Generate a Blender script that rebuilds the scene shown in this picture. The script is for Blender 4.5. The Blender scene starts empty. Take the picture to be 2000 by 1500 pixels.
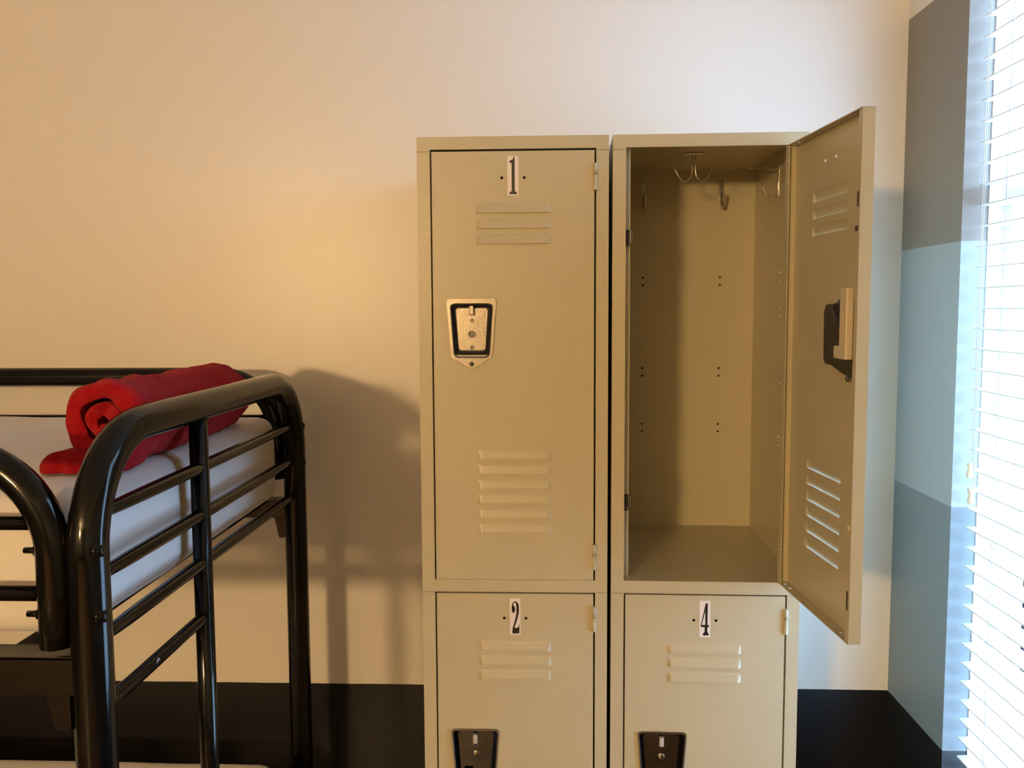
import bpy, bmesh, math, random
from mathutils import Vector, Matrix, noise

# ---------------------------------------------------------------- units
S = 0.0254            # everything below is measured in inches
EYE = 64.0            # eye height above the floor
COL = bpy.context.scene.collection
scn = bpy.context.scene

# ---------------------------------------------------------------- camera
F_PX, PITCH, YAW, ROLL, CY = 1653.2, 0.0808, 0.0387, -0.0050, 736.86
def _ray(px, py):
    a, b = px - 1000, py - CY
    c, s = math.cos(ROLL), math.sin(ROLL)
    u, v = (a * c + b * s) / F_PX, (-a * s + b * c) / F_PX
    X, U, D = u, -v, 1.0
    c, s = math.cos(PITCH), math.sin(PITCH)
    Y, Z = D * c + U * s, -D * s + U * c
    c, s = math.cos(YAW), math.sin(YAW)
    return Vector((X * c - Y * s, X * s + Y * c, Z))
fwd = _ray(1000, CY)
rgt = (_ray(1001, CY) - fwd).normalized()
up = (_ray(1000, CY - 1) - fwd).normalized()
fwd.normalize()
cam_d = bpy.data.cameras.new('camera')
cam = bpy.data.objects.new('camera', cam_d); COL.objects.link(cam)
cam_d.sensor_width = 36; cam_d.sensor_fit = 'HORIZONTAL'
cam_d.lens = 36 * F_PX / 2000
cam_d.shift_y = -(750 - CY) / 2000
cam_d.clip_start = 0.02
M3 = Matrix((rgt, up, -fwd)).transposed()
cam.matrix_world = Matrix.Translation((0, 0, EYE * S)) @ M3.to_4x4()
scn.camera = cam

# ---------------------------------------------------------------- world, light, exposure
LAMP = (-80.0, -145.0, 17.0)       # warm ceiling globe behind the camera (inches, z from the eye)
LAMP_STRENGTH = 530.0
LAMP_COL = (1.0, 0.65, 0.29)
SKY_STRENGTH = 14.5
SKY_COL = (0.42, 0.69, 1.04)
w = bpy.data.worlds.new('daylight'); scn.world = w; w.use_nodes = True
bg = w.node_tree.nodes['Background']
bg.inputs['Color'].default_value = (*SKY_COL, 1); bg.inputs['Strength'].default_value = SKY_STRENGTH
scn.view_settings.view_transform = 'Standard'
scn.view_settings.look = 'None'
scn.view_settings.gamma = 1.0
scn.view_settings.use_curve_mapping = False
scn.view_settings.exposure = 0.0

# ---------------------------------------------------------------- geometry constants (inches, z from the eye)
WALL_Y, WALL_X, LEFT_X, FRONT_Y = 86.9, 35.73, -118.0, -200.0
CEIL_Z, FLOOR_Z = 40.0, -64.0
WIN_Y0, WIN_Y1, WIN_Z0, WIN_Z1 = 47.0, 74.76, -47.0, 36.0

pl = bpy.data.lights.new('window_portal', 'AREA'); pl.shape = 'RECTANGLE'
pl.size = (WIN_Y1 - WIN_Y0) * S; pl.size_y = (WIN_Z1 - WIN_Z0) * S
pl.cycles.is_portal = True
po = bpy.data.objects.new('window_portal', pl); COL.objects.link(po)
po.location = (44 * S, (WIN_Y0 + WIN_Y1) / 2 * S, ((WIN_Z0 + WIN_Z1) / 2 + EYE) * S)
po.rotation_euler = Matrix(((0, 0, 1), (-1, 0, 0), (0, -1, 0))).to_euler()
_m = Matrix(((0, 0, 1), (1, 0, 0), (0, 1, 0)))     # local x->y, y->z, z->x ; emits along -z = -x
po.rotation_euler = _m.to_euler()

# ---------------------------------------------------------------- materials
def new_mat(name):
    m = bpy.data.materials.new(name); m.use_nodes = True
    return m, m.node_tree, m.node_tree.nodes['Principled BSDF']
def N(nt, t, **kw):
    n = nt.nodes.new(t)
    for k, v in kw.items(): setattr(n, k, v)
    return n
def paint(name, col, rough=0.4, var=0.04, scale=8.0, bump=0.0, bscale=60.0, metallic=0.0, spec=0.5, sheen=0.0, coat=0.0):
    m, nt, b = new_mat(name)
    tc = N(nt, 'ShaderNodeTexCoord'); no = N(nt, 'ShaderNodeTexNoise')
    no.inputs['Scale'].default_value = scale; no.inputs['Detail'].default_value = 4
    nt.links.new(tc.outputs['Object'], no.inputs['Vector'])
    r = N(nt, 'ShaderNodeValToRGB')
    r.color_ramp.elements[0].position = 0.3; r.color_ramp.elements[1].position = 0.7
    r.color_ramp.elements[0].color = (*[c * (1 - var) for c in col], 1)
    r.color_ramp.elements[1].color = (*[min(1, c * (1 + var)) for c in col], 1)
    nt.links.new(no.outputs['Fac'], r.inputs['Fac']); nt.links.new(r.outputs['Color'], b.inputs['Base Color'])
    b.inputs['Roughness'].default_value = rough; b.inputs['Metallic'].default_value = metallic
    b.inputs['Specular IOR Level'].default_value = spec
    if sheen: b.inputs['Sheen Weight'].default_value = sheen; b.inputs['Sheen Roughness'].default_value = 0.5
    if coat: b.inputs['Coat Weight'].default_value = coat; b.inputs['Coat Roughness'].default_value = 0.08
    if bump:
        n2 = N(nt, 'ShaderNodeTexNoise'); n2.inputs['Scale'].default_value = bscale; n2.inputs['Detail'].default_value = 3
        nt.links.new(tc.outputs['Object'], n2.inputs['Vector'])
        bp = N(nt, 'ShaderNodeBump'); bp.inputs['Strength'].default_value = bump; bp.inputs['Distance'].default_value = 0.002
        nt.links.new(n2.outputs['Fac'], bp.inputs['Height']); nt.links.new(bp.outputs['Normal'], b.inputs['Normal'])
    return m
def banded(name, stops, rough, wobble=0.0015):
    """wall paint: stops = [(z in metres where this colour starts, colour)], lowest first"""
    m, nt, b = new_mat(name)
    tc = N(nt, 'ShaderNodeTexCoord'); sp = N(nt, 'ShaderNodeSeparateXYZ'); nt.links.new(tc.outputs['Object'], sp.inputs[0])
    no = N(nt, 'ShaderNodeTexNoise'); no.inputs['Scale'].default_value = 14; nt.links.new(tc.outputs['Object'], no.inputs['Vector'])
    ma = N(nt, 'ShaderNodeMath', operation='MULTIPLY_ADD'); ma.inputs[1].default_value = wobble * 2
    nt.links.new(no.outputs['Fac'], ma.inputs[0]); nt.links.new(sp.outputs['Z'], ma.inputs[2])
    col = None
    n3 = N(nt, 'ShaderNodeTexNoise'); n3.inputs['Scale'].default_value = 3; n3.inputs['Detail'].default_value = 5
    nt.links.new(tc.outputs['Object'], n3.inputs['Vector'])
    prev = N(nt, 'ShaderNodeRGB'); prev.outputs[0].default_value = (*stops[0][1], 1); cur = prev.outputs[0]
    for z, c in stops[1:]:
        g = N(nt, 'ShaderNodeMath', operation='GREATER_THAN'); g.inputs[1].default_value = z + wobble
        nt.links.new(ma.outputs[0], g.inputs[0])
        mx = N(nt, 'ShaderNodeMix', data_type='RGBA')
        nt.links.new(g.outputs[0], mx.inputs[0]); nt.links.new(cur, mx.inputs[6]); mx.inputs[7].default_value = (*c, 1)
        cur = mx.outputs[2]
    nt.links.new(cur, b.inputs['Base Color'])
    b.inputs['Roughness'].default_value = rough
    n2 = N(nt, 'ShaderNodeTexNoise'); n2.inputs['Scale'].default_value = 5; n2.inputs['Detail'].default_value = 6; n2.inputs['Roughness'].default_value = 0.62
    nt.links.new(tc.outputs['Object'], n2.inputs['Vector'])
    bp = N(nt, 'ShaderNodeBump'); bp.inputs['Strength'].default_value = 0.35; bp.inputs['Distance'].default_value = 0.004
    nt.links.new(n2.outputs['Fac'], bp.inputs['Height']); nt.links.new(bp.outputs['Normal'], b.inputs['Normal'])
    return m

CREAM = (0.78, 0.735, 0.665)
NAVY = (0.006, 0.006, 0.008)
zf = lambda z: (z + EYE) * S
MAT = {}
MAT['wall'] = banded('cream wall paint over near black base', [(0, NAVY), (zf(-39.9), CREAM)], 0.35)
MAT['far_wall'] = banded('dark far wall paint', [(0, NAVY), (zf(-39.9), (0.13, 0.125, 0.12))], 0.5)
MAT['plain'] = banded('cream wall paint', [(0, CREAM)], 0.5)
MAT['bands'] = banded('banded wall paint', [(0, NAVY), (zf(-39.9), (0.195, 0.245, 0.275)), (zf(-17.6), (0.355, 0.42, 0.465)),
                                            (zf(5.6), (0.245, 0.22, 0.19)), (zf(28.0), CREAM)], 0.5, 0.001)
MAT['ceiling'] = paint('ceiling paint', (0.8, 0.77, 0.72), 0.7, 0.01)
MAT['floor'] = paint('floor', (0.16, 0.10, 0.06), 0.4, 0.2, 3)
MAT['locker'] = paint('beige enamel', (0.515, 0.465, 0.315), 0.33, 0.02, 5, 0.05, 150)
MAT['seam_hole_shade'] = paint('dark seam and hole shade', (0.03, 0.022, 0.015), 0.7)
MAT['steel'] = paint('worn steel', (0.36, 0.32, 0.27), 0.30, 0.10, 60, 0.1, 300, metallic=1.0)
MAT['wire'] = paint('plated wire', (0.62, 0.60, 0.55), 0.22, 0.1, 40, metallic=1.0)
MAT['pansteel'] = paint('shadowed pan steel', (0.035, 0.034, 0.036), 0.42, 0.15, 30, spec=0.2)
MAT['mirrorsteel'] = paint('dark polished steel', (0.16, 0.155, 0.155), 0.16, 0.15, 30, metallic=1.0)
MAT['brightfinger'] = paint('plated latch', (0.50, 0.47, 0.42), 0.5, 0.1, 30, metallic=0.2)
MAT['darksteel'] = paint('dark steel', (0.13, 0.12, 0.11), 0.4, 0.15, 30, metallic=0.7)
MAT['rubber'] = paint('black rubber', (0.01, 0.01, 0.01), 0.5)
MAT['creamplastic'] = paint('cream plastic', (0.62, 0.55, 0.40), 0.4, 0.02)
MAT['sticker'] = paint('white sticker', (0.82, 0.76, 0.72), 0.45, 0.02, 40)
MAT['ink'] = paint('black ink', (0.012, 0.010, 0.010), 0.35)
MAT['black'] = paint('black gloss enamel', (0.005, 0.0048, 0.0045), 0.12, 0.2, 30, spec=0.3)
MAT['chip'] = paint('bare metal chip', (0.55, 0.55, 0.56), 0.6, 0.1)
MAT['blanket'] = paint('red fleece', (0.40, 0.008, 0.014), 0.95, 0.22, 260, 1.0, 900, spec=0.05, sheen=0.08)
def sheet_mat():
    m = paint('white sheet', (0.80, 0.77, 0.76), 0.8, 0.015, 6, 0.5, 14, spec=0.2, sheen=0.1)
    return m
MAT['sheet'] = sheet_mat()
MAT['slat'] = paint('white blind vinyl', (0.86, 0.87, 0.88), 0.45, 0.01)
_nt = MAT['slat'].node_tree; _p = _nt.nodes['Principled BSDF']; _t = N(_nt, 'ShaderNodeBsdfTranslucent'); _t.inputs['Color'].default_value = (.85, .88, .9, 1)
_x = N(_nt, 'ShaderNodeMixShader'); _x.inputs[0].default_value = 0.04
_nt.links.new(_p.outputs[0], _x.inputs[1]); _nt.links.new(_t.outputs[0], _x.inputs[2]); _nt.links.new(_x.outputs[0], _nt.nodes['Material Output'].inputs['Surface'])
MAT['frame'] = paint('white window frame', (0.78, 0.80, 0.82), 0.4, 0.01)
MAT['cord'] = paint('white cord', (0.62, 0.64, 0.66), 0.8)
MAT['tassel'] = paint('pale wood', (0.80, 0.70, 0.52), 0.4, 0.08, 30)
MAT['globe'], nt, b = new_mat('lit opal globe')
b.inputs['Base Color'].default_value = (0.9, 0.8, 0.6, 1)
b.inputs['Emission Color'].default_value = (*LAMP_COL, 1); b.inputs['Emission Strength'].default_value = LAMP_STRENGTH
MAT['brass'] = paint('brass', (0.6, 0.42, 0.2), 0.3, 0.05, metallic=1.0)
MAT['outside'] = paint('outside dark wall', (0.0028, 0.0030, 0.0050), 0.9, 0.3, 2, spec=0.0)
MAT['outside_trim'] = paint('outside white trim', (0.8, 0.8, 0.8), 0.8)
m, nt, b = new_mat('window glass'); nt.nodes.remove(b)
tr = N(nt, 'ShaderNodeBsdfTransparent'); gl = N(nt, 'ShaderNodeBsdfGlossy'); gl.inputs['Roughness'].default_value = 0.02
mx = N(nt, 'ShaderNodeMixShader'); mx.inputs[0].default_value = 0.04
nt.links.new(tr.outputs[0], mx.inputs[1]); nt.links.new(gl.outputs[0], mx.inputs[2])
nt.links.new(mx.outputs[0], nt.nodes['Material Output'].inputs['Surface']); MAT['glass'] = m

# ---------------------------------------------------------------- mesh helpers (all in inches)
class MB:
    def __init__(self): self.bm = bmesh.new(); self.mi = 0
    def _tag(self, faces):
        for f in faces: f.material_index = self.mi
        return faces
    def face(self, pts):
        vs = [self.bm.verts.new(p) for p in pts]
        f = self.bm.faces.new(vs); f.material_index = self.mi; return f
    def box(self, x0, x1, y0, y1, z0, z1, bevel=0.0, seg=2):
        r = bmesh.ops.create_cube(self.bm, size=1)
        vs = r['verts']
        for v in vs:
            v.co = Vector((x0 + (v.co.x + .5) * (x1 - x0), y0 + (v.co.y + .5) * (y1 - y0), z0 + (v.co.z + .5) * (z1 - z0)))
        fs = set(f for v in vs for f in v.link_faces)
        if bevel:
            es = set(e for v in vs for e in v.link_edges)
            r2 = bmesh.ops.bevel(self.bm, geom=list(es), offset=bevel, segments=seg, profile=0.5, affect='EDGES')
            fs = set(r2['faces']) | set(f for f in fs if f.is_valid)
        self._tag(fs); return self
    def cyl(self, a, b, r, r2=None, n=20):
        return self.tube([a, b], r, n=n, radii=[r, r if r2 is None else r2])
    def tube(self, pts, r, n=16, radii=None, cap=True, squash=1.0):
        pts = [Vector(p) for p in pts]; rings = []
        t0 = (pts[1] - pts[0]).normalized()
        ref = Vector((0, 0, 1)) if abs(t0.z) < 0.9 else Vector((0, 1, 0))
        u = t0.cross(ref).normalized()
        for i, p in enumerate(pts):
            if i == 0: t = pts[1] - pts[0]
            elif i == len(pts) - 1: t = pts[-1] - pts[-2]
            else: t = (pts[i + 1] - p).normalized() + (p - pts[i - 1]).normalized()
            t.normalize(); u = (u - t * u.dot(t)).normalized(); v = t.cross(u)
            rr = radii[i] if radii else r
            rings.append([self.bm.verts.new(p + (u * math.cos(a) + v * math.sin(a) * squash) * rr)
                          for a in [2 * math.pi * k / n for k in range(n)]])
        fs = []
        for A, B in zip(rings, rings[1:]):
            for k in range(n):
                f = self.bm.faces.new((A[k], A[(k + 1) % n], B[(k + 1) % n], B[k])); f.smooth = True; fs.append(f)
        if cap:
            fs.append(self.bm.faces.new(rings[0][::-1])); fs.append(self.bm.faces.new(rings[-1]))
        self._tag(fs); return self
    def lathe(self, c, prof, axis='Z', n=24):
        """prof = [(radius, height)] about an axis through c"""
        rings = []
        for r, h in prof:
            ring = []
            for k in range(n):
                a = 2 * math.pi * k / n; q = (r * math.cos(a), r * math.sin(a), h)
                q = {'Z': q, 'Y': (q[0], q[2], q[1]), 'X': (q[2], q[0], q[1])}[axis]
                ring.append(self.bm.verts.new(Vector(c) + Vector(q)))
            rings.append(ring)
        fs = []
        for A, B in zip(rings, rings[1:]):
            for k in range(n):
                f = self.bm.faces.new((A[k], A[(k + 1) % n], B[(k + 1) % n], B[k])); f.smooth = True; fs.append(f)
        if prof[0][0] > 1e-4: fs.append(self.bm.faces.new(rings[0][::-1]))
        if prof[-1][0] > 1e-4: fs.append(self.bm.faces.new(rings[-1]))
        self._tag(fs); return self
    def plate(self, outer, holes, t, place):
        """flat sheet with holes; outer/holes are 2D loops in inches, place maps (u, v, w) -> xyz, w = 0..t"""
        cu = bpy.data.curves.new('tmp', 'CURVE'); cu.dimensions = '2D'; cu.fill_mode = 'BOTH'; cu.extrude = t / 2
        for loop in [outer] + holes:
            sp = cu.splines.new('POLY'); sp.points.add(len(loop) - 1); sp.use_cyclic_u = True
            for q, (a, b) in zip(sp.points, loop): q.co = (a, b, 0, 1)
        o = bpy.data.objects.new('tmp', cu); COL.objects.link(o)
        dg = bpy.context.evaluated_depsgraph_get(); dg.update()
        me = bpy.data.meshes.new_from_object(o.evaluated_get(dg))
        off = len(self.bm.verts); vs = []
        for v in me.vertices:
            vs.append(self.bm.verts.new(place(v.co.x, v.co.y, v.co.z + t / 2)))
        for p in me.polygons:
            try:
                f = self.bm.faces.new([vs[i] for i in p.vertices]); f.material_index = self.mi
            except ValueError: pass
        COL.objects.unlink(o); bpy.data.objects.remove(o); bpy.data.curves.remove(cu); bpy.data.meshes.remove(me)
        return self
    def build(self, name, mats, parent=None, smooth=None, recalc=True, bevel=0.0):
        if not isinstance(mats, (list, tuple)): mats = [mats]
        if bevel: pass
        if recalc:
            bmesh.ops.remove_doubles(self.bm, verts=self.bm.verts, dist=1e-5)
            bmesh.ops.recalc_face_normals(self.bm, faces=self.bm.faces)
        bmesh.ops.scale(self.bm, vec=(S, S, S), verts=self.bm.verts)
        me = bpy.data.meshes.new(name); self.bm.to_mesh(me); self.bm.free()
        if smooth is not None:
            for p in me.polygons: p.use_smooth = smooth
        for m_ in mats: me.materials.append(MAT[m_])
        o = bpy.data.objects.new(name, me); COL.objects.link(o)
        if parent is not None: o.parent = parent
        if bevel:
            bv = o.modifiers.new('bevel', 'BEVEL'); bv.width = bevel * S; bv.segments = 2; bv.limit_method = 'ANGLE'; bv.angle_limit = math.radians(50)
        return o
def thing(name, label, cat, loc=(0, 0, 0), rz=0.0, group=None):
    o = bpy.data.objects.new(name, None); COL.objects.link(o)
    o.location = (loc[0] * S, loc[1] * S, loc[2] * S); o.rotation_euler = (0, 0, rz); o.empty_display_size = 0.1
    o['label'] = label; o['category'] = cat
    if group: o['group'] = group
    return o
def tag(o, label, cat, group=None):
    o['label'] = label; o['category'] = cat
    if group: o['group'] = group
    return o
def struct(o):
    o['kind'] = 'structure'; return o
def circle(cx, cy, r, n=12): return [(cx + r * math.cos(2 * math.pi * k / n), cy + r * math.sin(2 * math.pi * k / n)) for k in range(n)]
def rect(x0, x1, y0, y1): return [(x0, y0), (x1, y0), (x1, y1), (x0, y1)]
def arc(c, r, a0, a1, n, f): return [f(c[0] + r * math.cos(a0 + (a1 - a0) * k / n), c[1] + r * math.sin(a0 + (a1 - a0) * k / n)) for k in range(n + 1)]
Z = lambda z: z + EYE      # eye-relative height -> height above the floor

# ================================================================ SETTING
T = 6.0
struct(MB().box(LEFT_X - T, WALL_X + T, WALL_Y, WALL_Y + T, -1, Z(CEIL_Z) + T).build('wall_back', 'wall'))
struct(MB().box(LEFT_X - T, LEFT_X, FRONT_Y, WALL_Y, -1, Z(CEIL_Z) + T).build('wall_left', 'far_wall'))
struct(MB().box(LEFT_X - T, WALL_X + T, FRONT_Y - T, FRONT_Y, -1, Z(CEIL_Z) + T).build('wall_front', 'far_wall'))
struct(MB().box(LEFT_X, WALL_X, FRONT_Y, WALL_Y, -3, 0).build('floor', 'floor'))
struct(MB().box(LEFT_X, WALL_X, FRONT_Y, WALL_Y, Z(CEIL_Z), Z(CEIL_Z) + T).build('ceiling', 'ceiling'))
mb = MB()
mb.plate(rect(FRONT_Y, WALL_Y, -1, Z(CEIL_Z) + T), [rect(WIN_Y0, WIN_Y1, Z(WIN_Z0), Z(WIN_Z1))], T, lambda u, v, w_: (WALL_X + w_, u, v))
struct(mb.build('wall_right', 'bands'))

# window: outer frame, two sashes, glass
wx = 38.9
mb = MB()
zb, zt_ = Z(WIN_Z0), Z(WIN_Z1)
for (a, b_, d0, d1) in ((0.0, 0.15, 0.0, 1.6), (0.15, 0.3, 0.12, 1.6), (0.3, 0.42, 0.24, 1.6)):
    for y0, y1 in ((WIN_Y1 - b_, WIN_Y1 - a), (WIN_Y0 + a, WIN_Y0 + b_)):
        mb.box(wx + d0, wx + d1, y0, y1, zb, zt_, 0.04)
    for z0, z1 in ((zb + a, zb + b_), (zt_ - b_, zt_ - a)):
        mb.box(wx + d0, wx + d1, WIN_Y0 + 0.4, WIN_Y1 - 0.4, z0, z1)
for y0, y1 in ((WIN_Y1 - .14, WIN_Y1), (WIN_Y0, WIN_Y0 + .14)): mb.box(37.9, wx, y0, y1, zb, zt_, 0.03)
win = mb.build('window_1', 'frame'); struct(win)
sash_in = 1.3
zmid = Z(9.3)
for lo, hi, dx, W_ in ((zb + 0.4, zmid + 0.7, 0.3, 1.0), (zmid - 0.7, zt_ - 0.4, .75, .6)):
    mb = MB()
    y0, y1 = WIN_Y0 + 0.4, WIN_Y1 - 0.4
    mb.plate(rect(y0, y1, lo, hi), [rect(y0 + W_, (y0 + y1) / 2 - .4, lo + W_, hi - W_), rect((y0 + y1) / 2 + .4, y1 - W_, lo + W_, hi - W_)], 0.35,
             lambda u, v, w_: (wx + dx + w_, u, v))
    mb.build('window_sash', 'frame', win)
    MB().box(wx + dx + .15, wx + dx + .2, y0 + W_, y1 - W_, lo + W_, hi - W_).build('window_pane', 'glass', win)

# outside: dark neighbouring wall with a pale trim strip
nb = thing('neighbouring_building', 'dark wall of the building seen outside through the window blind', 'building', (150, 0, 0))
MB().box(0, 40, 236, 292, -100, Z(60)).build('facade', 'outside', nb)
for yy in (265.6,):
    MB().box(-2, 0, yy, yy + 2.6, -100, Z(60)).build('trim_strip', 'outside_trim', nb)

# lamp behind the camera that lights the room
def ceiling_lamp(x, y, z, r, h, strength_mat, label):
    t = thing('ceiling_lamp', label, 'lamp', (x, y, Z(z)))
    MB().lathe((0, 0, 0), [(.01, -h)] + [(r * math.cos(a), h * math.sin(a)) for a in [math.radians(-80 + 10 * k) for k in range(17)]] + [(.01, h)], n=36).build('globe', strength_mat, t)
    MB().cyl((0, 0, h), (0, 0, CEIL_Z - z - 1), 0.4).lathe((0, 0, CEIL_Z - z - 1), [(2.4, 0), (2.0, .9), (0.5, 1.0)]).build('stem', 'brass', t)
ceiling_lamp(*LAMP, 8.5, 4.5, 'globe', 'wide round opal lamp on a brass stem, lighting the bed side of the room')

# ================================================================ LOCKERS
DW, DH, DT = 12.72, 34.15, 0.85       # door width, height, thickness
LW, LD = 15.0, 18.0
LABEL_X = -DW / 2 + 0.02
LOUV_W = 5.8
top_louvers = [-4.75, -5.95, -7.15]
low_louvers = [-24.3, -25.5, -26.7, -27.9, -29.1, -30.3]
LH = 0.78
def louver_hood(mb, x0, x1, zb, h=LH, out=0.165):
    """pressed hood bulging to -y, open along its lower edge"""
    nx, nz = 14, 7
    e = 0.28
    grid = []
    for i in range(nx + 1):
        t = i / nx
        # clustered columns at both ends
        if i <= 4: x = x0 + e * i / 4
        elif i >= nx - 4: x = x1 - e * (nx - i) / 4
        else: x = x0 + e + (x1 - x0 - 2 * e) * (i - 4) / (nx - 8)
        ex = min(1, (x - x0) / e, (x1 - x) / e); fx = math.sin(max(0, ex) * math.pi / 2) ** 0.8
        col = []
        for j in range(nz + 1):
            s = j / nz                    # 0 top, 1 bottom
            fz = min(1, .12 + s * .98) if s > 0 else 0.0
            col.append(Vector((x, -out * fx * fz - 0.0, zb + h * (1 - s))))
        grid.append(col)
    t_ = 0.05
    for i in range(nx):
        for j in range(nz):
            for sgn in (0, 1):
                off = Vector((0, t_ * sgn, 0))
                q = [grid[i][j] + off, grid[i + 1][j] + off, grid[i + 1][j + 1] + off, grid[i][j + 1] + off]
                if sgn: q = q[::-1]
                f = mb.face(q); f.smooth = True
        q = [grid[i][nz], grid[i + 1][nz], grid[i + 1][nz] + Vector((0, t_, 0)), grid[i][nz] + Vector((0, t_, 0))]
        mb.face(q)
GLYPH = {
 '1': (334.0, 840, 1220, [(878,220),(885,250),(885,1098),(900,1122),(940,1135),(940,1190),(750,1190),(750,1135),(790,1122),(805,1098),(805,400),(790,382),(750,380),(745,335),(790,315),(830,290),(860,240)], []),
 '2': (92.0, 685, 515, [(664,345),(660,322),(660,298),(665,276),(675,262),(688,259),(702,266),(711,284),(714,312),(713,345),(706,382),(694,420),(684,448),(681,462),(700,463),(711,455),(714,437),(718,437),(716,506),(664,506),(664,484),(670,452),(681,416),(690,382),(695,345),(696,312),(693,284),(688,270),(680,268),(674,276),(672,290),(682,300),(686,318),(684,336),(676,347)], []),
 '4': (96.7, 698, 472, [(703,202),(718,202),(718,375),(729,375),(729,393),(717,393),(717,430),(728,445),(728,460),(684,460),(684,445),(697,430),(697,393),(667,393),(667,378)], [[(701,262),(701,375),(674,375)]]),
}
def make_door(parent, loc, ang, digit, plain_pan=False):
    d = bpy.data.objects.new('door', None)
    # skin with real louver slots, number holes and the cut-out behind the handle
    holes = []
    lx0, lx1 = LABEL_X - LOUV_W / 2, LABEL_X + LOUV_W / 2
    for z in top_louvers + low_louvers:
        holes.append(rect(lx0, lx1, z, z + LH))
    holes += [circle(LABEL_X - .88, -2.05, .115), circle(LABEL_X + .88, -2.05, .115)]
    hx0, hx1, hz0, hz1 = -DW + 1.3, -DW + 4.78, -16.0, -11.8
    if plain_pan: holes.append([(-DW + 1.15, -11.57), (-DW + 4.93, -11.57), (-DW + 4.58, -16.19), (-DW + 1.5, -16.19)])
    else: holes.append([(hx0 + .05, hz1), (hx1 - .05, hz1), (hx1 - .35, hz0 + .1), (hx0 + .38, hz0 + .1)])
    mb = MB()
    mb.plate(rect(-DW, 0, -DH, 0), holes, 0.05, lambda u, v, w_: (u, w_, v))
    for z in top_louvers + low_louvers: louver_hood(mb, lx0, lx1, z)
    # side flanges, return lips
    mb.box(-DW, -DW + .06, 0.02, DT, -DH, 0); mb.box(-.06, 0, 0.02, DT, -DH, 0)
    mb.box(-DW, -DW + .42, DT - .05, DT, -DH + .1, -.1); mb.box(-.75, 0, DT - .05, DT, -DH + .1, -.1)
    hs = [circle(-.75, .42, .13), circle(-1.7, .42, .15), circle(-DW + .95, .42, .15), circle(-DW + 1.9, .42, .1)]
    mb.plate(rect(-DW, 0, 0.02, DT), hs, 0.05, lambda u, v, w_: (u, v, -w_))
    mb.plate(rect(-DW, 0, 0.02, DT), hs, 0.05, lambda u, v, w_: (u, v, -DH + w_))
    me_o = mb.build('door', 'locker', parent, recalc=False, bevel=0.045)
    me_o.location = Vector(loc) * S; me_o.rotation_euler = (0, 0, ang)
    me_o.modifiers['bevel'].angle_limit = math.radians(60)
    d = me_o
    # handle: trapezoid bezel + deep pan
    def trap(w0, w1, z0, z1, r, n=5, cx=-DW + 3.04):
        pts = [(cx - w0, z1), (cx + w0, z1), (cx + w1, z0), (cx - w1, z0)]
        out = []
        for i, p in enumerate(pts):
            p = Vector(p); a = (Vector(pts[i - 1]) - p).normalized(); b2 = (Vector(pts[(i + 1) % 4]) - p).normalized()
            s0, s1 = p + a * r, p + b2 * r
            for k in range(n + 1):
                t = k / n; q = s0 * (1 - t) ** 2 + p * 2 * t * (1 - t) + s1 * t * t; out.append((q.x, q.y))
        return out
    cx = -DW + 3.04
    o1 = trap(2.0, 1.62, -16.25, -11.45, 0.35)
    i1 = trap(1.89, 1.55, -16.2, -11.56, 0.34) if plain_pan else trap(1.73, 1.42, -16.15, -11.80, 0.42)
    # lower tongue
    mb = MB()
    outer = [p for p in o1]
    # replace the bottom edge by a shallow V
    k = min(range(len(outer)), key=lambda q: (outer[q][1], outer[q][0]))
    bot = [p for p in outer]
    idx = 6 * 3 - 1
    outer = o1[:18] + [(cx + .28, -16.87), (cx, -16.93), (cx - .28, -16.87)] + o1[18:]
    mb.plate(outer, [i1], 0.07, lambda u, v, w_: (u, -0.12 + w_, v))
    # bezel inner lip + pan walls
    n = len(i1); i2 = trap(1.84, 1.5, -16.15, -11.62, 0.34) if plain_pan else trap(1.66, 1.36, -16.05, -11.9, 0.42)
    i3 = trap(1.5, 1.2, -15.85, -11.95, 0.3) if plain_pan else trap(1.42, 1.12, -15.72, -12.1, 0.35)
    def band(A, ya, B, yb):
        for q in range(n):
            f = mb.face([(A[q][0], ya, A[q][1]), (A[(q + 1) % n][0], ya, A[(q + 1) % n][1]), (B[(q + 1) % n][0], yb, B[(q + 1) % n][1]), (B[q][0], yb, B[q][1])]); f.smooth = True
    band(o1, -0.02, o1, -0.12); band(i1, -0.12, i2, -0.05); mb.mi = 1; band(i2, -0.05, i3, 0.55)
    f = mb.face([(p[0], 0.55, p[1]) for p in i3])
    i2b = trap(1.74, 1.44, -16.13, -11.82, 0.42)
    h = mb.build('handle_pan', ['steel', 'mirrorsteel' if plain_pan else 'pansteel'], d, recalc=False)
    if plain_pan:
        MB().lathe((cx + .02, .55, -13.85), [(.31, 0), (.30, -.06), (.22, -.10), (.001, -.11)], 'Y', 20).build('lock_button', 'steel', d)
    else:
        # raised plate in the pan
        pl_o = trap(1.28, 1.05, -15.55, -12.2, 0.25)
        mb = MB(); mb.plate(pl_o, [circle(cx, -14.27, .29, 20)], 0.06, lambda u, v, w_: (u, 0.36 + w_, v))
        for q in range(len(pl_o)):
            A = pl_o[q]; B = pl_o[(q + 1) % len(pl_o)]
            mb.face([(A[0], .38, A[1]), (B[0], .38, B[1]), (B[0], .56, B[1]), (A[0], .56, A[1])])
        mb.build('latch_plate', 'steel', d, recalc=False)
        MB().cyl((cx, 0.50, -14.27), (cx, 0.545, -14.27), .28).build('lock_blank', 'darksteel', d)
        for zz in (-13.2, -15.33):
            MB().lathe((cx, 0.36, zz), [(.17, 0), (.15, -.05), (.07, -.08), (.05, -.03), (.001, -.02)], 'Y', 16).build('screw', 'steel', d)
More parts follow.
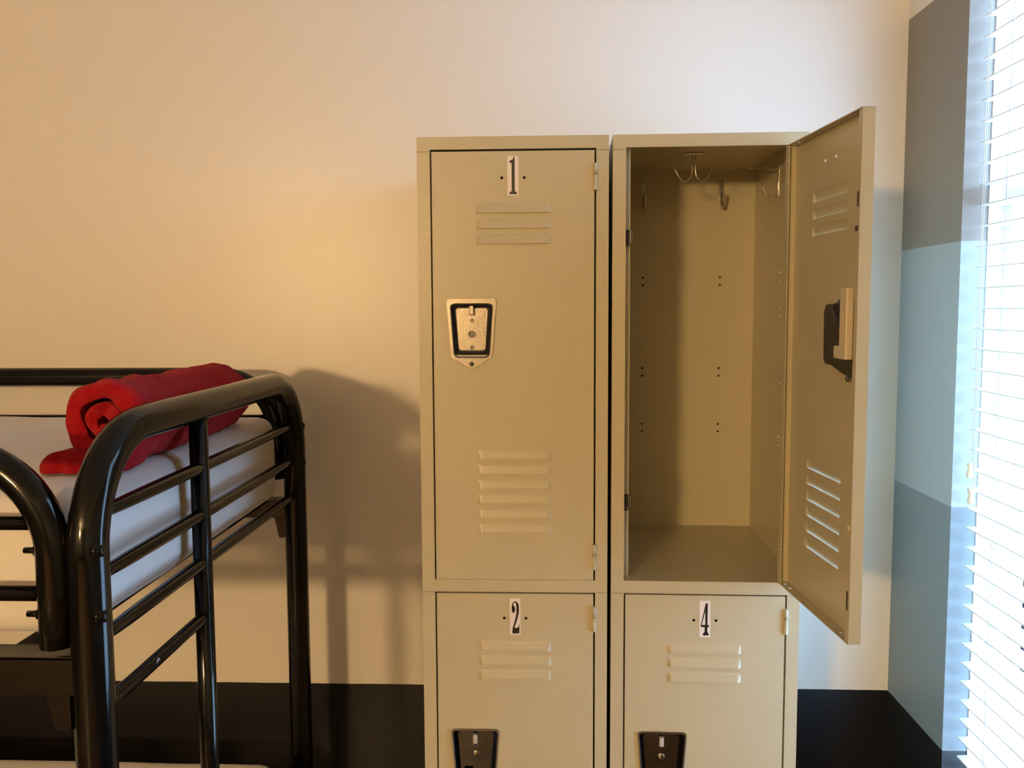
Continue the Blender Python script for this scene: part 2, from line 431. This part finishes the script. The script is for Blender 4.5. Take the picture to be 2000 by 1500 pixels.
    MB().lathe((cx - .02, -.12, -16.62), [(.18, 0), (.17, -.05), (.1, -.11), (.001, -.13)], 'Y', 16).build('rivet', 'darksteel', d)
    MB().box(cx - .19, cx + .17, -.02, .34, -12.75, -11.98, 0.05).build('latch_finger', 'brightfinger' if plain_pan else 'steel', d)
    # hinges: knuckle on the edge of the door
    for z0 in (-1.0, -31.2):
        mb = MB()
        mb.tube([(0.07, -.05, z0 - 2.08), (0.07, -.05, z0 - 2.0), (0.07, -.05, z0 - .9)], .17, n=14)
        mb.tube([(0.07, -.05, z0 - .87), (0.07, -.05, z0)], .175, n=14)
        mb.box(-.03, 0.02, 0.0, DT, z0 - 2.05, z0 - .03)
        mb.box(-.80, -.05, DT - .02, DT + .035, z0 - 2.4, z0 + .3, 0.02)
        for zz in (z0 - 1.9, z0 - 1.05, z0 - .2): mb.lathe((-.42, DT + .03, zz), [(.11, 0), (.09, .04), (.001, .06)], 'Y', 10)
        mb.build('hinge', 'locker', d)
    # number sticker with its printed digit
    if digit:
        sc, gx, gz, loop, hol = GLYPH[digit]
        mb = MB(); lz = -3.42
        mb.plate(rect(LABEL_X - .43, LABEL_X + .43, lz, lz + 3.02), [], 0.012, lambda u, v, w_: (u, -.014 + w_, v))
        mb.mi = 1
        mp = lambda q: (LABEL_X + (q[0] - gx) / sc, lz + (gz - q[1]) / sc)
        mb.plate([mp(q) for q in loop], [[mp(q) for q in hh] for hh in hol], 0.006, lambda u, v, w_: (u, -.022 + w_, v))
        mb.build('number_sticker', ['sticker', 'ink'], d, recalc=False)
    # mechanism on the inside of the door
    MB().box(-DW + .95, -DW + 1.95, 0.6, DT + .25, -15.7, -11.1, .06).box(-DW + 1.95, -DW + 2.9, .55, DT + .2, -15.7, -14.85, .1).build('latch_housing', 'creamplastic', d)
    MB().plate([(-DW + 1.0, -16.2), (-DW + 4.6, -16.2), (-DW + 4.95, -15.9), (-DW + 5.05, -12.7), (-DW + 4.8, -12.2), (-DW + 4.3, -12.1), (-DW + 2.7, -13.7), (-DW + 2.5, -15.0), (-DW + 1.0, -15.0)], [], .22, lambda u, v, w_: (u, .6 + w_, v)).plate([(-DW + .9, -16.9), (-DW + 2.4, -16.7), (-DW + 4.0, -16.3), (-DW + 4.4, -16.1), (-DW + .9, -16.1)], [], .3, lambda u, v, w_: (u, .3 + w_, v)).build('handle_backing', 'darksteel', d)
    MB().lathe((-DW + 1.3, .7, -16.95), [(.2, 0), (.18, .12), (.001, .16)], 'Y', 14).build('backing_bolt', 'darksteel', d)
    for zz, hh in ((-5.6, .95), (-31.3, 1.25)):
        MB().box(-DW + .16, -DW + .34, DT - .01, DT + .02, zz - hh / 2, zz + hh / 2).build('latch_slot', 'seam_hole_shade', d)
    MB().lathe((-DW + .3, DT, -7.4), [(.19, 0), (.17, .06), (.001, .09)], 'Y', 14).build('bumper', 'darksteel', d)
    MB().lathe((-DW + .3, DT, -26.5), [(.19, 0), (.17, .06), (.001, .09)], 'Y', 14).build('bumper', 'creamplastic', d)
    return d

def make_locker(label, x, y, rz, numbers, opening, holes_side, open_angle=0.0, interior=False):
    t = thing('locker', label, 'locker', (x, y, 0), rz, 'pair of beige steel lockers')
    ztop = Z(13.4); zbot = 5.5
    t_up0, t_up1 = Z(-21.93), Z(12.42)           # upper opening
    t_lo0, t_lo1 = Z(-57.4), Z(-22.95)
    ox0, ox1 = opening
    # face frame: stiles and rails as separate overlapping strips with hairline seams
    mb = MB()
    fy0, fy1 = 0.0, 0.9
    sheet = 0.06
    mb.plate(rect(0, LW, zbot, ztop), [rect(ox0, ox1, t_up0, t_up1), rect(ox0, ox1, t_lo0, t_lo1)], sheet, lambda u, v, w_: (u, w_, v))
    for (a, b_) in ((t_up0, t_up1), (t_lo0, t_lo1)):
        mb.box(ox0 - .06, ox0, 0.03, fy1, a, b_); mb.box(ox1, ox1 + .06, 0.03, fy1, a, b_)
        mb.box(ox0 - .06, ox0 + .42, fy1, fy1 + .06, a, b_); mb.box(ox1 - .02, ox1 + .06, fy1, fy1 + .06, a, b_)
        mb.box(ox0, ox1, 0.03, fy1, b_, b_ + .06); mb.box(ox0, ox1, 0.03, fy1, a - .06, a)
    mb.mi = 1   # hairline seams where rails meet stiles
    for zz in (t_up1 - .18, t_up0 - 1.05, ):
        for x0, x1 in ((.02, ox0 - .07), (ox1 + .07, LW - .02)):
            mb.box(x0, x1, -.004, .01, zz, zz + .035)
    ff = mb.build('face_frame', ['locker', 'seam_hole_shade'], t, recalc=False, bevel=0.03)
    # body
    def vert_panel(px, nm, holes):
        m2 = MB(); m2.plate(rect(0.05, LD, zbot, ztop), holes, 0.06, lambda u, v, w_: (px + w_, u, v)); return m2.build(nm, 'locker', t, recalc=False, bevel=0.02)
    vert_panel(0.0, 'side_panel', [])
    vert_panel(LW - .06, 'side_panel', [circle(a, b_, .085, 8) for a, b_ in holes_side])
    bh = []
    if interior:
        for bx in (4.1, 11.65):
            for bz in (3.0, -6.0, -11.6): bh += [circle(bx, Z(bz), .12, 10), circle(bx, Z(bz - .75), .12, 10)]
    m2 = MB(); m2.plate(rect(.06, LW - .06, zbot, ztop), bh, 0.06, lambda u, v, w_: (u, LD - .06 + w_, v)); m2.mi = 1
    if bh: m2.box(3.5, 12.4, LD + .01, LD + .05, Z(-13), Z(4))  # dark sheet added behind the holes, its colour standing in for shade
    m2.build('back_panel', ['locker', 'seam_hole_shade'], t, recalc=False)
    MB().box(.0, LW, .05, LD, ztop - .06, ztop).build('top_panel', 'locker', t, bevel=.02)
    MB().box(.06, LW - .06, .9, LD - .06, t_up0 - .10, t_up0 - .02).build('shelf', 'locker', t)
    MB().box(.06, LW - .06, .06, LD - .06, zbot, zbot + .08).build('bottom_panel', 'locker', t)
    for fx in (.1, LW - 1.4):
        for fy in (.2, LD - 1.5):
            MB().box(fx, fx + 1.3, fy, fy + 1.3, 0, zbot, .05).build('leg', 'locker', t)
    # strike hooks on the latch side
    for zz in (5.6, -15.6):
        if interior:
            zc = Z(zz)
            m3 = MB(); m3.box(ox0 + .02, ox0 + .38, .55, .9, zc - .45, zc + .55, .05); m3.mi = 1
            m3.box(ox0 + .36, ox0 + .56, .50, .95, zc - .5, zc + .5, .06); m3.box(ox0 + .02, ox0 + .34, .6, .93, zc - .75, zc - .45, .03)
            m3.build('strike_hook', ['rubber', 'wire'], t)
    return t, (t_up0, t_up1, t_lo0, t_lo1)

A, zs = make_locker('beige steel double locker left of the pair, both doors closed, numbered 1 and 2', -9.98, 67.1, 0.0, '12', (1.02, 14.03), [])
make_door(A, (13.88, -0.01, zs[1] - .17), 0.0, '1')
make_door(A, (13.88, -0.01, zs[3] - .12), 0.0, '2', True)
RB = -0.0189
side_holes = []
for (yy, zz) in ((74.6, 3.03), (74.6, 2.27), (74.6, 0.02), (74.6, -.69), (74.1, -5.86), (74.1, -6.53), (74.2, -11.28), (74.2, -12.03),
                 (80.5, 3.99), (80.6, .99), (80.4, -10.4), (80.5, -5.2)):
    side_holes.append((yy - 66.9, Z(zz)))
Bk, zs = make_locker('beige steel double locker right of the pair, upper door standing open, lower door numbered 4', 5.33, 67.12, RB, '34', (1.02, 14.03), side_holes, interior=True)
make_door(Bk, (14.02, -0.02, zs[1] - .10), math.radians(96.0), None)
make_door(Bk, (13.88, -0.01, zs[3] - .12), 0.0, '4', True)
# hooks inside the open locker (local coordinates of the locker)
def prong(pts, r=.075): 
    # smooth polyline through control points (Catmull-Rom)
    P = [Vector(p) for p in pts]; P = [P[0] * 2 - P[1]] + P + [P[-1] * 2 - P[-2]]; out = []
    for i in range(1, len(P) - 2):
        for k in range(8):
            t = k / 8
            out.append(0.5 * ((2 * P[i]) + (P[i + 1] - P[i - 1]) * t + (2 * P[i - 1] - 5 * P[i] + 4 * P[i + 1] - P[i + 2]) * t * t + (-P[i - 1] + 3 * P[i] - 3 * P[i + 1] + P[i + 2]) * t ** 3))
    out.append(P[-2]); return out
# ceiling double hook
mb = MB(); hc = Vector((7.42, 7.9, Z(11.9)))
for s in (-1, 1):
    mb.tube(prong([hc + Vector((s * .14, 0, 1.2)), hc + Vector((s * .14, 0, 0)), hc + Vector((s * .3, 0, -.65)), hc + Vector((s * .75, 0, -1.0)), hc + Vector((s * 1.15, 0, -.75)), hc + Vector((s * 1.6, 0, .05))]), .06, n=8)
    mb.lathe(hc + Vector((s * 1.6, 0, .05)), [(.001, -.09), (.08, -.04), (.09, .03), (.001, .1)], n=10)
mb.box(hc.x - .8, hc.x + .8, hc.y - .25, hc.y + .25, Z(13.22), Z(13.32), .02)
mb.build('coat_hook', 'wire', Bk)
# side hook, one J prong and one straight prong
mb = MB(); sx_ = LW - .06
mb.box(sx_ - .06, sx_, 8.7, 9.2, Z(9.7), Z(12.4), .02)
mb.tube(prong([(sx_ - .06, 8.95, Z(11.0)), (sx_ - .12, 8.95, Z(10.2)), (sx_ - .5, 8.95, Z(9.65)), (sx_ - 1.0, 8.95, Z(9.75)), (sx_ - 1.45, 8.95, Z(10.75))]), .065, n=8)
mb.tube(prong([(sx_ - .06, 8.95, Z(12.0)), (sx_ - .7, 8.95, Z(12.0)), (sx_ - 1.4, 8.6, Z(12.2)), (sx_ - 2.1, 8.2, Z(11.95)), (sx_ - 2.9, 8.0, Z(11.95))]), .07, n=8)
mb.build('coat_hook', 'wire', Bk)
# two single hooks on the back panel
for bx in (4.1, 11.65):
    mb = MB(); yb = LD - .06
    mb.box(bx - .22, bx + .22, yb - .08, yb, Z(10.8), Z(12.5), .03)
    for zz in (12.2, 11.2): mb.lathe((bx, yb - .08, Z(zz)), [(.13, 0), (.1, -.05), (.001, -.07)], 'Y', 10)
    mb.tube(prong([(bx, yb - .1, Z(11.0)), (bx, yb - .3, Z(10.0)), (bx, yb - .9, Z(9.6)), (bx, yb - 1.4, Z(10.1)), (bx, yb - 1.6, Z(10.9))]), .12, n=10)
    mb.build('coat_hook', 'wire', Bk)

# ================================================================ BUNK BED
bed = thing('bunk_bed', 'black metal tube bunk bed against the back wall, upper bunk with guard rails', 'bed', (-24.0, 61.0, 0))
BX, BY = -24.0, 61.0
NEAR, FAR = 42.7 - BY, 79.4 - BY
RT = 1.04
def end_frame(x):
    R = 6.3; zt2 = Z(-6.62)
    f = lambda a, b_: (x, a, b_)
    pts = [(x, NEAR, 0.0), (x, NEAR, zt2 - R - 16)] + arc((NEAR + R, zt2 - R), R, math.pi, math.pi / 2, 14, f) + arc((FAR - R, zt2 - R), R, math.pi / 2, 0, 14, f) + [(x, FAR, zt2 - R - 16), (x, FAR, 0)]
    return MB().tube(pts, RT, n=28).build('end_frame', 'black', bed)
BL = -78.0
for k, x in enumerate((0.0, BL)):
    ef = end_frame(x)
    mid = 57.2 - BY
    MB().tube([(x + .05, mid, 1.5), (x + .05, mid, Z(-7.2))], .64, n=18).build('upright_bar', 'black', ef)
    zr = [-10.85, -14.15, -17.55, -21.4]
    for i, z in enumerate(zr):
        y1 = FAR if i < 3 else mid
        # flattened ends where the bars are pinched and welded
        q0, q1 = NEAR + .7, y1 - .5
        pts = [(x + .1, q0 + (q1 - q0) * t, Z(z)) for t in (0, .03, .09, .2, .5, .8, .91, .97, 1)]
        MB().tube(pts, .42, n=14, radii=[.30, .36, .42, .45, .45, .45, .42, .32, .16] if i < 3 else None).build('crossbar', 'black', ef)
    for z in (-43.5, -47.3, -51.1):
        MB().tube([(x, NEAR + .7, Z(z)), (x, FAR - .7, Z(z))], .42, n=14).build('crossbar', 'black', ef)
    if k == 0:
        c = Vector((.1, 47.05 - BY, Z(-20.0)))
        for z in (-12.45, -15.95):
            MB().lathe((RT * .72, NEAR - .35, Z(z)), [(.55, -.12), (.5, .1), (.32, .14), (.32, .28), (.2, .34), (.001, .36)], 'X', 16).build('bolt', 'black', ef)
            MB().lathe((RT * .8, FAR - .1, Z(z + 1.4)), [(.4, -.1), (.4, .1), (.3, .25), (.001, .28)], 'X', 16).build('bolt', 'black', ef)
        mb = MB(); bx_, by_, bz_ = .48, 48.75 - BY, Z(-21.35)
        mb.face([(bx_ - .03, by_ - .55, bz_ - .13), (bx_, by_ - .2, bz_ - .2), (bx_ + .02, by_ + .25, bz_ - .02), (bx_, by_ + .55, bz_ + .2), (bx_, by_ + .3, bz_ + .24), (bx_ + .02, by_ + .05, bz_ + .06), (bx_ + .01, by_ - .3, bz_ + .02)])
        o = mb.build('paint_chip', 'chip', ef); o.modifiers.new('s', 'SOLIDIFY').thickness = .0008
# guard rails: bent tube with two thinner rails, bolted beside the posts
def guard(y, zc, R, xe, zlow, rails, tag_bolt):
    top = zc + R
    f = lambda a, b_: (a, y, b_)
    xl = BL + (-xe) if True else 0
    pts = [(xe, y, zlow), (xe, y, zc - 2)] + arc((xe - R, zc), R, 0, math.pi / 2, 14, f) + arc((xl + R, zc), R, math.pi / 2, math.pi, 14, f) + [(xl, y, zc - 2), (xl, y, zlow)]
    g = MB().tube(pts, .88, n=24).build('guard_rail', 'black', bed)
    for z, r in rails:
        MB().tube([(xe - .3, y, z), (xl + .3, y, z)], r, n=14).build('guard_bar', 'black', g)
    if tag_bolt:
        for z in (-12.47, -15.87):
            MB().cyl((xe - 1.55, y, Z(z)), (xe - .7, y, Z(z)), .17, n=10).lathe((xe - 1.0, y, Z(z)), [(.3, 0), (.3, .3)], 'X', 6).build('bolt', 'black', g)
    return g
guard(42.4 - BY, Z(-12.7), 5.4, -1.66, Z(-17.55), [(Z(-11.03), .36), (Z(-14.78), .40)], True)
guard(79.9 - BY, Z(-11.5), 5.15, -1.9, Z(-16.2), [(Z(-10.45), .40), (Z(-13.9), .40)], False)
# angle-iron side rails with corner gussets
for (y, s) in ((41.9 - BY, 1), (79.9 - BY, -1)):
    mb = MB()
    mb.box(BL + .6, -.6, min(y, y + s * .15), max(y, y + s * .15), Z(-20.1), Z(-18.05), .03)
    mb.box(BL + .6, -.6, min(y, y + s * 1.7), max(y, y + s * 1.7), Z(-18.2), Z(-18.02), .03)
    mb.build('side_rail', 'black', bed)
    for xg, sg in ((-.9, -1), (BL + .9, 1)):
        mb = MB(); y0, y1 = (y + .03, y + .3) if s > 0 else (y - .3, y - .03)
        prof = [(xg, Z(-20.12)), (xg + sg * 1.25, Z(-20.12)), (xg + sg * .85, Z(-22.0)), (xg, Z(-22.0))]
        mb.plate(prof, [], .35, lambda u, v, w_: (u, y0 + w_, v)); mb.build('gusset', 'black', bed, recalc=True)
    # lower bunk side rail
    MB().box(BL + .6, -.6, min(y, y + s * .15), max(y, y + s * .15), Z(-53.6), Z(-51.4), .03).build('side_rail', 'black', bed)
for zz in (-18.3, -51.2):
    for k in range(9):
        x = -4 - k * (70 / 8)
        MB().box(x - 1.2, x + 1.2, 42.1 - BY, 79.6 - BY, Z(zz - .25), Z(zz), .05).build('deck_slat', 'black', bed)

# mattresses
def mattress(label, x0, x1, y0, y1, z0, z1, r, seed):
    t = MB()
    bm = t.bm
    nx, ny, nz = 60, 30, 8
    def ax(a, b, n, r_):   # clustered at the ends
        c = [a + r_ * v for v in (0, .12, .3, .55, 1)]; d_ = [b - r_ * v for v in (1, .55, .3, .12, 0)]
        m_ = [a + r_ + (b - a - 2 * r_) * k / (n + 1) for k in range(1, n + 1)]
        return c + m_ + d_
    X, Y, ZZ = ax(x0, x1, nx, r), ax(y0, y1, ny, r), ax(z0, z1, 3, r)
    def rnd(p):
        q = Vector(p); c = Vector((min(max(q.x, x0 + r), x1 - r), min(max(q.y, y0 + r), y1 - r), min(max(q.z, z0 + r), z1 - r)))
        d_ = q - c
        k = max(abs(d_.x), abs(d_.y), abs(d_.z))
        if k > 1e-6 and d_.length > 1e-6: q = c + d_ * (k / d_.length)
        # soft bulge of the sheet
        nv = noise.noise(Vector((q.x * .07, q.y * .09, q.z * .12 + seed))) * .15 + noise.noise(Vector((q.x * .22, q.y * .25, seed + q.z * .3))) * .08
        if k > 1e-6: q += d_.normalized() * nv
        # belly on the vertical faces
        tz = (q.z - (z0 + z1) / 2) / ((z1 - z0) / 2)
        if abs(d_.x) > .5 * r: q.x += math.copysign(.22, d_.x) * (1 - tz * tz)
        if abs(d_.y) > .5 * r: q.y += math.copysign(.22, d_.y) * (1 - tz * tz)
        return q
    def patch(A, B, fn):
        g = [[bm.verts.new(rnd(fn(a, b))) for b in B] for a in A]
        for i in range(len(A) - 1):
            for j in range(len(B) - 1):
                bm.faces.new((g[i][j], g[i + 1][j], g[i + 1][j + 1], g[i][j + 1])).smooth = True
    patch(X, Y, lambda a, b: (a, b, z1)); patch(X, Y, lambda a, b: (a, b, z0))
    patch(X, ZZ, lambda a, b: (a, y0, b)); patch(X, ZZ, lambda a, b: (a, y1, b))
    patch(Y, ZZ, lambda a, b: (x0, a, b)); patch(Y, ZZ, lambda a, b: (x1, a, b))
    bmesh.ops.remove_doubles(bm, verts=bm.verts, dist=.01)
    o = t.build('mattress', 'sheet'); tag(o, label, 'mattress', 'bunk bed mattresses')
    return o
mattress('white sheeted mattress on the upper bunk under the red blanket', -100.2, -25.35, 44.3, 78.4, Z(-18.0), Z(-9.9), 1.3, 3.1)
mattress('white sheeted mattress on the lower bunk, near the bottom edge of the photo', -100.2, -26.2, 44.3, 78.4, Z(-51.0), Z(-43.7), 1.5, 8.4)

# ================================================================ BLANKET ROLL
def blanket():
    P0 = Vector((-26.85, 49.6, Z(-6.75))); P1 = Vector((-28.3, 73.2, Z(-7.2)))
    ax = (P1 - P0); L = ax.length; ax.normalize(); side = Vector((ax.y, -ax.x, 0)).normalized()    # towards +x
    upv = Vector((0, 0, 1))
    turns = 2.25; n = 110; line = []
    a_end = -math.pi / 2 - .35
    for i in range(n + 1):
        t = i / n; a = a_end - (1 - t) * turns * 2 * math.pi * -1
        r = .12 + (2.42 - .12) * t ** .95
        r *= 1 + .05 * math.sin(3 * a + 1.1) + .04 * math.sin(5 * a + 2 * t)
        line.append((r * math.cos(a) * 1.0 + .12 * (1 - t), r * math.sin(a) * 1.06 - .25 * (1 - t)))
    lastu, lastv = line[-1]
    tail = []
    for k in range(1, 15):
        t = k / 14; tail.append((lastu - t * 2.3, -2.62 + .30 * math.sin(t * 2.6) + (lastv + 2.62) * (1 - t) ** 3))
    line += tail
    TH = [.5 + .42 * min(1, i / 50) for i in range(n + 1)] + [.92 + .75 * math.sin(math.pi * min(1, k / 16)) for k in range(1, 15)]
    # thick closed ribbon around the centre line
    def ribbon(line):
        Lp = [Vector((a, b)) for a, b in line]; lft, rgt_ = [], []
        for i, p in enumerate(Lp):
            d_ = (Lp[min(i + 1, len(Lp) - 1)] - Lp[max(i - 1, 0)]).normalized(); nrm = Vector((-d_.y, d_.x))
            tt = TH[i] / 2
            lft.append(p + nrm * tt); rgt_.append(p - nrm * tt)
        def cap(p, d_, th):
            out = []
            for k in range(1, 5):
                a = math.pi * k / 5; nrm = Vector((-d_.y, d_.x)); out.append(p + (nrm * math.cos(a) + d_ * math.sin(a)) * th / 2)
            return out
        d1 = (Lp[-1] - Lp[-2]).normalized(); d0 = (Lp[0] - Lp[1]).normalized()
        return lft + cap(Lp[-1], d1, TH[-1]) + rgt_[::-1] + cap(Lp[0], d0, TH[0])
    sec = ribbon(line); m_ = len(sec)
    t = MB(); bm = t.bm; rings = []
    NS = 70
    ts = [0, .004, .012, .025] + [.025 + .95 * k / NS for k in range(1, NS)] + [.975, .988, .996, 1]
    for s in ts:
        e0 = min(1, s * L / .5); e1 = min(1, (1 - s) * L / 1.6)
        rings.append([])
        for q in sec:
            rr = math.hypot(q.x, q.y)
            scale = 1.0 + .05 * math.sin(s * 9 + 1) - .05 * math.exp(-((s - .22) / .1) ** 2) + .06 * s
            scale *= (1 - .12 * (1 - e0) ** 2) * (1 - .35 * (1 - e1) ** 2)
            u, v = q.x * scale, q.y * scale * (1.10 - .10 * s)
            pos = P0 + ax * (s * L) + side * u + upv * v
            nz = noise.noise(Vector((pos.x * .35, pos.y * .3, pos.z * .4)))
            nz2 = noise.noise(Vector((pos.x * .9 + 7, pos.y * .8, pos.z * .9)))
            k = min(1, rr / 2)
            pos += (side * q.x + upv * q.y).normalized() * (nz * .32 + nz2 * .2) * k if rr > .1 else Vector()
            # slanted ends: the outer layers stand a little forward or back of each other
            if s < .1: pos += ax * ((1 - s / .1) * (noise.noise(Vector((q.x * .9, q.y * .9, 4.0))) * .55 + .12 * (2 - rr)))
            pos.z = max(pos.z, Z(-9.78))
            rings[-1].append(bm.verts.new(pos))
    for A_, B_ in zip(rings, rings[1:]):
        for k in range(m_):
            bm.faces.new((A_[k], A_[(k + 1) % m_], B_[(k + 1) % m_], B_[k])).smooth = True
    # end faces as strips between both sides of the ribbon, so the spiral stays readable
    nl = len(line)
    for ring in (rings[0], rings[-1]):
        Lf = ring[:nl]; Rt = ring[nl + 4:2 * nl + 4][::-1]
        for i in range(nl - 1):
            bm.faces.new((Lf[i], Lf[i + 1], Rt[i + 1], Rt[i])).smooth = True
        c1 = ring[nl - 1:nl + 5]; c0 = ring[2 * nl + 3:] + [ring[0]]
        bm.faces.new(c1); bm.faces.new(c0)
    o = t.build('blanket', 'blanket')
    sb = o.modifiers.new('sub', 'SUBSURF'); sb.levels = 1; sb.render_levels = 1
    tag(o, 'red fleece blanket rolled up on the white upper mattress', 'blanket')
blanket()

# ================================================================ VENETIAN BLIND
bl = thing('venetian_blind', 'white horizontal slat blind hanging in the window recess at right', 'window blind', (36.76, 50, 0))
oy = 50.0
y0b, y1b = WIN_Y0 + .55 - oy, 74.2 - oy
SLP, z_first = 1.735, -0.12
zs_ = [z_first + SLP * k for k in range(-26, 20)]
me_slat = None
for z in zs_:
    if me_slat is None:
        mb = MB(); nn = 8; th_ = .11
        topv = [(2.0 * k / nn, .05 * math.sin(math.pi * k / nn)) for k in range(nn + 1)]
        loop = topv + [(a, b_ - th_) for a, b_ in topv[::-1]]
        mb.plate(loop, [], 1, lambda u, v, w_: (u, y0b + (y1b - y0b) * w_, v))
        so = mb.build('slat', 'slat', bl, recalc=True); me_slat = so.data; so.location.z = Z(z) * S
    else:
        so = bpy.data.objects.new('slat', me_slat); COL.objects.link(so); so.parent = bl; so.location.z = Z(z) * S
        so.rotation_euler.y = 0
MB().box(-.1, 2.2, y0b, y1b, Z(WIN_Z1) - 2.2, Z(WIN_Z1) - .05, .08).build('head_rail', 'slat', bl)
MB().box(0, 2.0, y0b, y1b, Z(z_first - 26 * SLP) - 1.4, Z(z_first - 26 * SLP) - .7, .1).build('bottom_rail', 'slat', bl)
for yy in (69.7, 50.5):
    for xx in (-.04, 2.04):
        MB().cyl((xx, yy - oy, Z(z_first - 26 * SLP) - 1.2), (xx, yy - oy, Z(WIN_Z1) - 2), .035, n=6).build('ladder_cord', 'cord', bl)
# lift cords with turned wooden pulls
for (yy, zend) in ((73.25, -13.35), (72.95, -15.55)):
    mb = MB()
    mb.tube([(-.12, yy - oy, Z(zend) - .2), (-.12, yy - oy, Z(WIN_Z1) - 2)], .04, n=6); cd = mb.build('lift_cord', 'cord', bl)
    MB().lathe((-.25, yy - oy, Z(zend) - 1.35), [(.001, 0), (.26, .03), (.33, .2), (.3, .42), (.2, .65), (.22, .9), (.3, 1.1), (.3, 1.25), (.12, 1.33), (.001, 1.34)]).build('cord_pull', 'tassel', cd)
